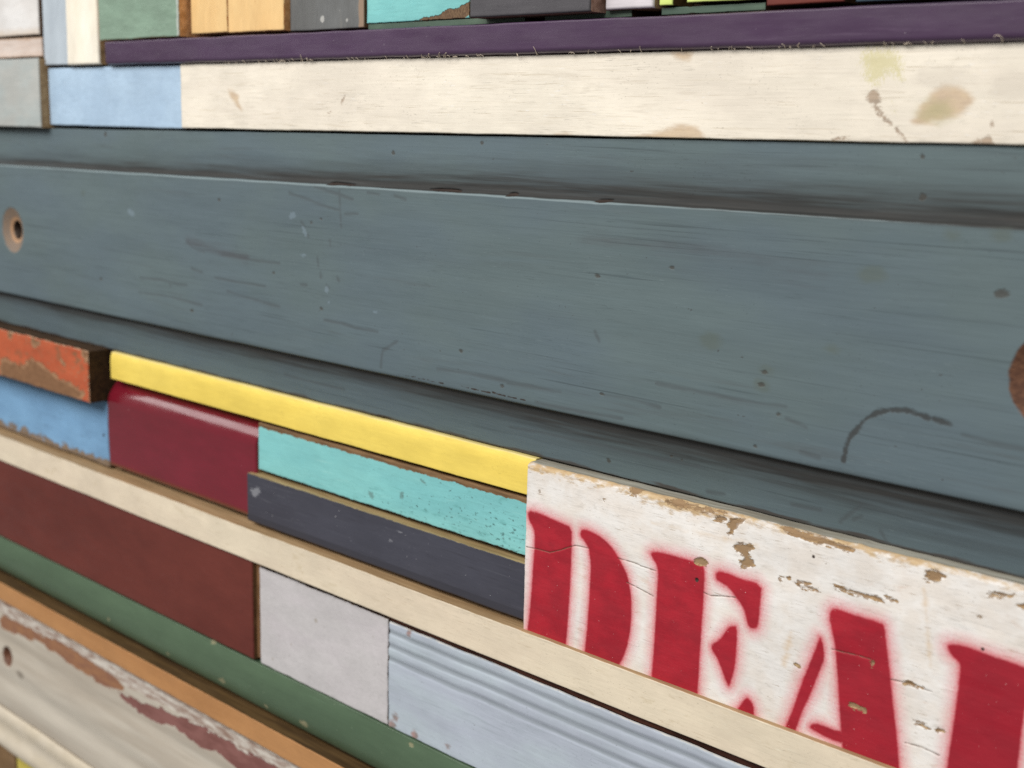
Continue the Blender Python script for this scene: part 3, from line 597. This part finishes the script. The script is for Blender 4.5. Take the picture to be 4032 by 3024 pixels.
board('block', 'turquoise block with paint torn away at its lower right', -159.4, -57.0, 231.0, zt, -12, m, BROWN, fx=1.2, fz=1.0, r=0.7, seed=95, wob=0.5,
      attrs=near(wd=lambda c: np.maximum(polys('t9_wood', 1, 30)(c), np.where(c.z > 249, -10 + 12 * (c.x > -62), -30))))
m = plain('dark_grey_paint', S(84, 82, 86), S(78, 76, 80), 98, rough=0.45)
board('block', 'dark grey block standing proud of the top row', -42.6, 56.6, 229.4, zt, 2, m, wood('pinkish_end_timber', S(170, 138, 122), S(140, 108, 92), seed=99), r=1.2, seed=99, wob=0.35, attrs=near())
m = plain('lavender_white_paint', S(224, 218, 223), S(214, 208, 212), 102, specks=((S(196, 186, 190), 3, 0.64, 0.74, 0.7),))
board('block', 'small pale lavender block in the top row', 59.8, 95.2, 230.4, zt, -8, m, TAN, r=1.6, seed=103, wob=0.3)
lime = plain('lime_paint', S(226, 242, 142), S(214, 232, 128), 106)
board('block', 'narrow lime green block in the top row', 97.8, 107.2, 231.6, zt, -10, lime, STAIN, r=0.8, seed=107)
board('block', 'lime green block right of the narrow one at the top edge', 117.0, 166.0, 232.2, zt, -10, lime, STAIN, r=0.8, seed=109)
m = plain('brick_red_paint', S(122, 54, 42), S(100, 42, 34), 110)
board('block', 'dark red block at the top edge', 171.8, 217.6, 228.0, zt, -6, m, DARK, r=0.8, seed=111)
m = plain('dull_teal_paint', S(70, 92, 104), S(60, 78, 90), 114)
board('block', 'dull teal block at the top right edge', 222.0, XR, 227.8, zt, -10, m, DARK, r=0.8, seed=115)
m = plain('moss_green_paint', S(88, 108, 92), S(76, 96, 84), 118, layers=[worn(S(60, 50, 38), S(44, 34, 26), w=0.0, amp=0.8, wl=8)])
for xa, xb in ((-159.0, -8.5), (8.0, 76.0), (97.5, 167.0)):
    board('strip', 'thin moss green strip between the purple batten and the top row', xa, xb, 226.6, 230.6, -13, m, DARK, r=0.4, seed=119 + xa, wob=0.1, attrs=near(), fz=1)

# =================================================================== below the panel
# orange block, peeling
m = paint('peeling_orange_paint', S(196, 98, 62), S(178, 86, 54), vwl=30, rough=0.6, bump=0.2, bwl=2, bst=4, seed=130,
          specks=((S(160, 120, 90), 3, 0.60, 0.66, 0.9), (S(138, 96, 66), 7, 0.54, 0.60, 0.85)),
          layers=[dict(a='chip', c=S(172, 130, 96), c2=S(140, 104, 76), cwl=4, cst=3, lo=-0.4, hi=0.4, amp=5.0, wl=6, det=7, bump=-0.5, rough=0.85),
                  dict(a='chip', c=S(110, 76, 48), lo=2.5, hi=3.5, amp=3.5, wl=8, amt=0.6),
                  worn(S(214, 180, 150), S(170, 130, 98), w=0.3, amp=1.2, wl=4)])
board('block', 'orange block with peeling paint under the slate panel', XL, -526.4, -96.2, -47.9, 10, m, DARK, fx=1.2, fz=1.2, r=1.2, seed=131, wob=0.8, wwl=14, relief=lambda c: 0.3 * noise2(c.x, c.z, 9, 7, 3),
      attrs=near(chip=lambda c: np.maximum(polys('b1_chips', 2, 14)(c), np.where(c.x < -705, 3 * noise2(c.x, c.z, 30, 18, 2), -14) + 0.0)))
# blue block
m = paint('sky_blue_worn_paint', S(128, 172, 210), S(118, 160, 198), vwl=40, rough=0.6, bump=0.12, bwl=2, bst=6, seed=134,
          streaks=((S(104, 140, 172), 2.5, 12, 0.56, 0.72, 0.6),), specks=((S(92, 116, 140), 3, 0.66, 0.74, 0.7),),
          layers=[dict(a='neb', c=S(140, 122, 104), c2=S(118, 100, 82), lo=-8, hi=-5, amp=9, wl=9, st=1.4, det=6, bump=-0.3, rough=0.85), dict(a='dot', c=S(50, 44, 38), lo=-0.4, hi=0.4)])
board('block', 'worn sky blue block under the peeling orange one', XL, -528.5, -159.5, -97.0, -9, m, BROWN, r=1.5, rr=1.5, seed=135, wob=0.9, wwl=20, ewob=2.4, bot=(-1.5, 1.0), attrs=dict(neb=NB, dot=lambda c: 1.8 - np.hypot(c.x + 536, c.z + 131)))
# yellow strip
m = paint('yellow_gloss_paint', S(247, 220, 108), S(242, 214, 102), vwl=40, vst=4, rough=0.52, spec=0.3, bump=0.05, bwl=2.0, bst=10, seed=140, age=0.45, wav=0.2,
          specks=((S(206, 172, 70), 2.6, 0.72, 0.78, 0.7),), layers=[dict(a='net', c=S(226, 216, 170), lo=-1.0, hi=-0.3, amp=0.5, wl=5, st=4, amt=0.5)])
board('batten', 'rounded yellow batten under the slate panel', -514.5, 15.6, -73.2, -48.2, -6.0, m, m, fx=1.6, fz=1.2, r=0.5, rl=0.6, seed=141, wob=0.3,
      prof=lambda z: -2.0 * np.abs(np.interp(z, [-73.6, -48.6], [-0.5, 1.0])) ** 5.0, bot=(0, 0.4), top=(0, 0.4), attrs=dict(net=NT))
# maroon glossy block
m = paint('maroon_gloss_paint', S(122, 25, 44), S(114, 22, 38), vwl=60, age=0.25, rough=0.22, rvar=0.08, spec=0.5, bump=0.01, bwl=3, bst=6, seed=144, wav=0.2, coat=0.45,
          specks=((S(190, 140, 140), 2.2, 0.75, 0.78, 0.8),))
board('block', 'glossy maroon block with a rounded upper edge', -523.4, -289.4, -159.2, -75.4, -6.5, m, TAN, fx=1.4, fz=1.0, r=2.0, rt=1.5, prof=lambda z: -14.0 * np.clip((z + 97) / 21.6, 0, 1) ** 2.1, rb=7, rl=1.5, seed=145, wob=0.3, ewob=0.7, wwl=50, bow=0.4)
# turquoise strip
m = paint('turquoise_paint', S(140, 208, 207), S(130, 199, 201), vwl=45, vst=4, rough=0.55, bump=0.10, bwl=1.4, bst=16, seed=150,
          streaks=((S(110, 180, 176), 1.6, 16, 0.56, 0.72, 0.6), (S(170, 222, 216), 2, 14, 0.6, 0.75, 0.5)),
          layers=[dict(a='spk', c=S(74, 112, 110), lo=0.30, hi=0.46, amp=0.95, wl=2.3, st=2.2, det=3, amt=0.8, bump=-0.15),
                  dict(a='spk', c=S(104, 168, 166), lo=0.1, hi=0.5, amp=1.0, wl=6, st=3, det=3, amt=0.55),
                  dict(a='blot', c=S(96, 118, 112), lo=-0.2, hi=0.8, amp=2.0, wl=1.6, st=1, det=5, amt=0.6, bump=-0.2),
                  dict(a='net', c=S(134, 104, 72), c2=S(98, 74, 50), lo=-3.9, hi=-3.6, amp=1.6, wl=4.5, st=1.5, det=6, bump=-0.5, rough=0.85),
                  dict(a='neb', c=S(92, 84, 66), lo=-0.7, hi=-0.3, amp=0.6, wl=3, bump=-0.3)])
board('strip', 'turquoise strip with ragged brown upper edge', -288.6, 14.5, -115.2, -76.0, -8, m, wood('mid_brown_timber', S(138, 106, 74), S(104, 78, 54), seed=151), fx=0.9, fz=0.7, r=0.6, rt=1.6, seed=152, wob=0.5, wwl=18,
      attrs=dict(net=NT, neb=NB, spk=lambda c: np.interp(c.x, [-300, -180, -60, 20], [-0.55, -0.30, -0.05, 0.0]) - 0.12 * np.clip((c.z + 92) / 14, -0.5, 1), blot=polys('turq_blot', 1)))
# navy strip
m = paint('navy_grey_paint', S(72, 73, 84), S(66, 66, 76), vwl=50, vst=5, rough=0.42, bump=0.07, bwl=1.5, bst=24, seed=156,
          streaks=((S(96, 97, 106), 2, 26, 0.57, 0.72, 0.5), (S(54, 54, 62), 2, 24, 0.57, 0.72, 0.5)), specks=((S(200, 200, 202), 1.5, 0.73, 0.77, 0.8),),
          layers=[dict(a='scuff', c=S(170, 172, 178), lo=1.6, hi=2.8, amp=3.4, wl=1.3, st=3, det=4, amt=0.5), dict(a='bnd', c=S(56, 56, 64), lo=-0.6, hi=0.6, amp=0.5, wl=6, st=6, amt=0.7),
                  worn(S(168, 146, 106), S(120, 100, 70), w=0.05, amp=0.45, wl=4)])
board('strip', 'dark navy grey strip with white scuffs', -296.4, 14.5, -160.4, -118.6, -2, m, wood('olive_tan_timber', S(176, 154, 112), S(146, 124, 86), seed=157), fx=1.0, fz=1.0, r=0.5, rb=2.0, seed=158, wob=0.3, bot=(-0.4, 4.0), attrs=near(scuff=polys('navy_scuff', 2, 14), bnd=lambda c: 7 - c.eb))
# stencilled board
deal_m = paint('flaking_white_paint', S(242, 239, 235), S(235, 228, 220), vwl=16, vst=1.2, rough=0.6, bump=0.14, bwl=1.6, bst=4, seed=160, wav=0.5, age=0.6, gv=0.15,
    streaks=((S(168, 148, 124), 0.9, 14, 0.61, 0.68, 0.75), (S(206, 200, 192), 3, 3, 0.54, 0.70, 0.55), (S(216, 190, 172), 7, 2, 0.58, 0.72, 0.5)),
    specks=((S(128, 108, 88), 1.6, 0.70, 0.75, 0.85),),
    layers=[dict(a='ink', c=S(226, 128, 138), lo=-10.0, hi=1.5, amp=0.9, wl=6, amt=0.80, grit=1.0),
            dict(a='ink', c=S(214, 72, 92), lo=-3.4, hi=1.2, amp=0.4, wl=3, amt=0.85, grit=0.8),
            dict(a='ink', c=S(178, 28, 46), c2=S(156, 23, 40), cwl=14, cst=1.5, lo=-0.9, hi=0.8, amp=0.35, wl=3, amt=0.97),
            dict(a='inkd', c=S(150, 26, 44), lo=-6, hi=10, amp=6, wl=30, st=2, amt=0.6),
            dict(a='fleck', c=S(140, 22, 40), lo=0.22, hi=0.6, amp=0.7, wl=1.4, st=12, det=4, amt=0.5), dict(a='fleck', c=S(228, 186, 186), lo=0.42, hi=0.50, amp=0.62, wl=1.3, det=2, amt=0.85),
            dict(a='crack', c=S(112, 88, 70), lo=-0.55, hi=-0.1, amp=0.25, wl=2, amt=0.7, bump=-0.4),
            dict(a='stain', c=S(214, 178, 128), lo=-3, hi=3, amp=3.0, wl=5, st=2, amt=0.55),
            dict(a='net', c=S(206, 176, 126), c2=S(182, 148, 100), cwl=3, cst=3, lo=-4.2, hi=-0.8, amp=4.0, wl=4, st=2.4, det=7, amt=0.88, bump=-0.35),
            dict(a='chip', c=S(190, 162, 124), c2=S(164, 132, 94), cwl=1.5, cst=8, lo=-0.2, hi=0.2, amp=3.0, wl=1.9, st=4.5, det=6, bump=-0.25, rough=0.85),
            dict(a='chip', c=S(150, 122, 92), lo=-0.1, hi=0.25, amp=3.2, wl=1.7, st=2.2, det=3, amt=0.8, bump=-0.3),
            dict(a='dot', c=S(58, 44, 38), lo=-0.35, hi=0.3, amp=0.3, wl=1.5)])
deal_ink = polys('DEAL_letters', 1, 14)
def inkd(c):
    return np.where(deal_ink(c) > 0.2, np.interp(c.x, [30, 200, 330], [-9, -4, 5]) + np.clip((-80 - c.z) / 12, -4, 6), -40)
def deal_fleck(c): return np.where(deal_ink(c) > 0.5, 0.0, -5.0)
def deal_relief(c):
    o = -0.6 * np.clip(polys('deal_chips', 1)(c) + 0.5, 0, 1)
    o -= 0.5 * np.clip(lines('deal_cracks')(c) + 0.7, 0, 1)
    o -= 1.0 * np.clip(dots('deal_nail', [1.3, 0.9, 0.9])(c), 0, 1)
    o += 0.02 * noise2(c.x, c.z, 18, 1.8, 6) + 0.05 * noise2(c.x, c.z, 6, 4, 9)
    o -= 0.9 * np.clip(2.5 - c.et, 0, 2.5) * (0.5 + 0.5 * noise2(c.x, c.z, 9, 9, 12)) * 0.5
    return o
board('plank', 'flaking white plank stencilled DEAL in red spray paint', 16.2, XR, -162.5, -48.2, 1, deal_m, GREYW, fx=0.78, fz=0.55, r=0.6, rt=2.2, seed=161, wob=0.5, wwl=12, ewob=0.35, top=(-4, 1.0),
      relief=deal_relief,
      attrs=dict(ink=deal_ink, inkd=inkd, fleck=deal_fleck, chip=polys('deal_chips', 1), crack=lines('deal_cracks'), net=lambda c: -c.et * 0.55 - 0.9 + 1.6 * noise1(c.x, 45, 3) + 0.8 * np.exp(-((c.x - 150) / 60) ** 2),
                 dot=dots('deal_nail', [1.3, 0.9, 0.9]),
                 stain=lambda c: np.maximum(-seg_d(c.x, c.z, [(216, -106), (213, -125)]) * 1.0 + 1.0, np.maximum(-seg_d(c.x, c.z, [(118, -66), (190, -62)]) - 0.5, -seg_d(c.x, c.z, [(290, -60), (297, -100)]) * 1.2 + 0.2))))
# cream batten
m = paint('cream_batten_paint', S(234, 221, 197), S(228, 213, 190), vwl=60, vst=4, rough=0.6, bump=0.06, bwl=1.2, bst=18, seed=170,
          streaks=((S(190, 170, 138), 0.9, 14, 0.59, 0.68, 0.6), (S(206, 190, 160), 5, 3, 0.56, 0.70, 0.5)), specks=((S(176, 152, 112), 1.8, 0.69, 0.76, 0.75),),
          layers=[worn(S(196, 170, 126), S(176, 148, 106), w=0.05, amp=0.5, wl=6, st=3, amt=0.8)])
board('batten', 'long cream batten running below the stencilled plank', XL, XR, -188.6, -161.2, 5, m, TAN, fx=1.4, fz=1.1, r=0.6, seed=171, wob=0.45, wwl=90, top=(-1.6, 0.2), bot=(-0.8, 0.6), attrs=near())
# red-brown board
m = paint('oxblood_paint', S(110, 53, 45), S(102, 48, 41), vwl=60, rough=0.42, spec=0.3, bump=0.02, bwl=3, bst=6, seed=176, wav=0.3, layers=[worn(S(150, 116, 86), S(110, 80, 56), w=-0.15, amp=0.45, wl=3)])
board('plank', 'smooth oxblood red plank under the cream batten', XL, -284.0, -274.6, -189.2, 3, m, wood('end_grain_timber', S(126, 94, 64), S(92, 66, 42), axis='z', seed=177, st=4), fx=2.2, fz=2, r=1.0, seed=178, wob=0.3, ewob=0.5, attrs=near())
# lavender block
m = paint('lavender_grey_paint', S(208, 203, 206), S(202, 199, 200), vwl=40, rough=0.6, bump=0.10, bwl=2, bst=2, seed=182,
          specks=((S(180, 176, 176), 3, 0.66, 0.74, 0.5),), layers=[dict(a='dot', c=S(168, 160, 148), lo=-0.6, hi=0.8, amp=0.8, wl=2, amt=0.7), worn(S(150, 128, 100), S(110, 90, 70), w=0.0, amp=0.7, wl=3)])
board('block', 'pale lavender grey block beside the oxblood plank', -277.0, -118.4, -276.0, -193.0, 1, m, REDDARK, fx=1.4, fz=1.4, r=0.9, seed=183, wob=0.6, wwl=14, ewob=0.6, top=(-0.6, 0.4), attrs=near(dot=dots('lav_marks', [2.0, 1.2, 0.9, 1.0])))
# grooved board
def grooves(z):
    o = np.zeros(z.shape)
    for g, w, d in ((-202.2, 1.9, 1.1), (-212.6, 1.9, 1.1), (-222.9, 1.8, 1.0)):
        o -= d * np.exp(-((z - g) / w) ** 2)
    return o
m = paint('grey_blue_grooved_paint', S(188, 201, 209), S(184, 192, 206), vwl=50, vst=3, rough=0.5, bump=0.05, bwl=1.6, bst=24, seed=188,
          streaks=((S(160, 170, 180), 3, 22, 0.57, 0.72, 0.5),), specks=((S(120, 124, 128), 1.8, 0.72, 0.77, 0.7),),
          layers=[dict(a='gr', c=S(132, 140, 147), lo=-0.6, hi=1.2, amp=0.7, wl=5, st=12, amt=0.75),
                  dict(a='dot', c=S(122, 112, 104), c2=S(176, 130, 118), cwl=4, cst=1, lo=-2.2, hi=1.0, amp=2.6, wl=4, amt=0.8, bump=-0.2),
                  dict(a='net', c=S(216, 212, 204), lo=-0.6, hi=-0.2, amp=0.9, wl=6, amt=0.7)])
board('plank', 'grey-blue plank with three routed grooves', -117.4, XR, -276.3, -194.6, 1, m, REDDARK, fx=1.0, fz=0.9, r=0.7, rt=1.6, seed=189, wob=0.55, wwl=22, ewob=0.5, prof=grooves,
      attrs=dict(net=NT, gr=lambda c: 1.6 - np.min([np.abs(c.v - g + 0.9) for g in (-201.8, -212.3, -222.6)], 0), dot=dots('b11_marks', [3.5, 2.5, 3.0, 1.6, 2.0])))
RUSSET = wood('rough_russet_timber', S(92, 56, 44), S(62, 36, 29), seed=192, wl=2.2, st=5)
board('strip', 'added brown filler strip between the oxblood plank and lavender block', -284.4, -276.6, -273.5, -190.0, -1.0, wood('filler_timber', S(140, 104, 72), S(108, 78, 52), axis='z', seed=193, st=5), BROWN, fx=0.8, fz=1.5, r=0.4, seed=194, wob=0.2, ewob=0.6)  # added filler standing in for the oxblood plank's end, too dark in the gap
board('strip', 'dark red-brown strip glimpsed below the cream batten', -122.0, XR, -203.0, -186.5, -1.5, RUSSET, RUSSET, fx=2, fz=1.5, r=0.5, seed=191, wob=0.4)
# green bead
m = paint('bottle_green_paint', S(88, 110, 86), S(80, 101, 79), vwl=60, vst=5, rough=0.38, spec=0.45, bump=0.03, bwl=2.4, bst=20, seed=194,
          streaks=((S(112, 140, 114), 2.5, 24, 0.6, 0.75, 0.5),), specks=((S(150, 164, 138), 2.6, 0.73, 0.78, 0.7),),
          layers=[dict(a='chip', c=S(176, 170, 136), c2=S(150, 144, 112), lo=0.2, hi=1.2, amp=2.4, wl=3.5, amt=0.7, det=6, bump=-0.2), dict(a='neb', c=S(150, 150, 118), lo=-0.5, hi=0.0, amp=0.9, wl=8, st=3, amt=0.6)])
def bead(z):
    t = np.interp(z, [-317.5, -277.2], [-1, 1]); return np.where(t > 0, -2.2, -5.0) * np.abs(t) ** 2.6
board('batten', 'rounded bottle green batten with chipped lower edge', XL, XR, -317.2, -277.0, 4, m, m, fx=1.6, fz=1.4, r=0.7, seed=195, wob=0.4, wwl=80, prof=bead, top=(0.8, -0.4), bot=(1.5, -0.8), attrs=dict(neb=NB, chip=dots('green_chips', [2.2, 1.6, 3.0, 2.0, 3.2, 3.4, 2.2, 2.0], sx=1.9)))
# orange-brown strip
m = paint('caramel_paint', S(196, 144, 94), S(184, 132, 84), vwl=50, vst=6, rough=0.45, bump=0.04, bwl=1.8, bst=24, seed=200, layers=[worn(S(150, 104, 58), S(120, 80, 44), w=-0.1, amp=0.4, wl=5)])
board('strip', 'caramel orange strip below the green batten', XL, XR, -341.6, -322.0, 11, m, STAIN, fx=2, fz=1.6, r=0.8, seed=201, wob=0.3, attrs=near())
# distressed grey board
m = paint('distressed_grey_paint', S(206, 198, 184), S(192, 182, 167), vwl=18, vst=12, rough=0.65, bump=0.05, bwl=2.4, bst=20, seed=206, wav=0.2, age=0.1, mot=10,
          streaks=((S(166, 155, 138), 4, 22, 0.55, 0.70, 0.6), (S(206, 200, 188), 4, 18, 0.58, 0.72, 0.5)),
          layers=[dict(a='zone', c=S(222, 216, 206), c2=S(150, 122, 108), cwl=4, cst=5, lo=-1.5, hi=1.5, amp=3.5, wl=6, st=4, det=6, amt=0.95, bump=-0.2),
                  dict(a='band', c=S(164, 118, 84), c2=S(142, 100, 80), cwl=6, cst=4, lo=-0.6, hi=0.8, amp=5.0, wl=6, st=3.5, det=7, bump=-0.3),
                  dict(a='mar', c=S(146, 100, 94), c2=S(126, 82, 76), cwl=8, cst=3, lo=-0.5, hi=0.6, amp=4.5, wl=6, st=2.5, det=7, bump=-0.3),
                  dict(a='net', c=S(120, 96, 78), lo=-1.4, hi=-0.4, amp=0.8, wl=5, st=3, amt=0.6),
                  dict(a='rim', c=S(126, 84, 60), c2=S(92, 58, 42), lo=-0.6, hi=0.8, amp=1.2, wl=4, bump=-0.3), dict(a='dot', c=S(120, 110, 98), lo=-2, hi=2, amp=1.5, wl=4, amt=0.7)])
SC = (-729.0, -407.0)
ripple = lambda c: 0.9 * np.sin(c.z / 7.5 + 0.8 * noise2(c.x, c.z, 90, 30, 2)) * np.clip((-378 - c.z) / 10, 0, 1) - 7.0 * np.clip((11 - rad(c, SC)) / 4, 0, 1)
grey = board('plank', 'distressed grey plank with peeling white and maroon layers', XL, XR, -470.0, -343.6, 6, m, BROWN, fx=1.4, fz=1.3, r=1.2, rt=2.5, seed=207, wob=0.7, relief=ripple,
      attrs=dict(net=NT, zone=lambda c: 7.0 - np.abs(c.et - 9.0) * 0.9, band=polys('b15_band', 2, 14), mar=polys('b15_maroon', 2, 14), rim=lambda c: 11.0 - rad(c, SC), dot=lambda c: 4 - np.hypot((c.x + 700) / 2, c.z + 418)))
# rusty screw set in that plank
def screw(parent, x, z, h):
    V, F = [], []; n = 20
    rings = ((0.3, 0.0), (3.4, 0.2), (4.6, -0.4), (5.2, -1.6), (3.0, -5.0), (2.2, -8.0))
    for k, (r, hh) in enumerate(rings):
        for a in range(n):
            t = 2 * math.pi * a / n
            slot = -1.3 if (k < 2 and (a % 5 == 0) and r > 1) else (-1.0 if k == 0 else 0)
            V.append((r * math.cos(t), -(hh + slot), r * math.sin(t)))
    for k in range(len(rings) - 1):
        for a in range(n):
            F.append((k * n + a, (k + 1) * n + a, (k + 1) * n + (a + 1) % n, k * n + (a + 1) % n))
    F.append(tuple(range(n))); F.append(tuple(range((len(rings) - 1) * n, len(rings) * n))[::-1])
    me = bpy.data.meshes.new('screw'); me.from_pydata([(a * MM, b * MM, d * MM) for a, b, d in V], [], F)
    me.materials.append(paint('rust', S(120, 76, 54), S(88, 54, 40), vwl=2, vst=1, rough=0.7, seed=210)); me.update()
    o = bpy.data.objects.new('screw', me); place(o, parent, (x * MM, -h * MM, z * MM))
    o['label'] = 'rusty screw sunk in the grey plank'
screw(grey, SC[0], SC[1], 1.5)
# cream moulding
m = plain('ivory_paint', S(226, 215, 196), S(216, 204, 182), 214)
def mould(z):
    t = np.interp(z, [-519, -470], [0, 1]); return 1.6 * np.sin(t * 9.0) - 3.0 * np.abs(t - 0.45) ** 2 * 4
board('moulding', 'ivory moulding in the lower left corner', XL, XR, -518.6, -471.4, 9, m, TAN, fx=2, fz=1.2, r=2.0, seed=215, wob=0.5, prof=mould)
m = plain('weathered_brown_paint', S(150, 118, 82), S(126, 98, 66), 218)
board('block', 'weathered brown block in the bottom left corner', XL, -746.0, -600, -520.6, -4, m, DARK, r=1.5, seed=219, wob=0.8)
m = plain('mustard_yellow_paint', S(226, 208, 104), S(214, 196, 92), 222)
board('block', 'mustard yellow block peeking out at the bottom left edge', -742.0, XR, -600, -521.2, -4, m, DARK, r=1.5, seed=223, wob=0.6)
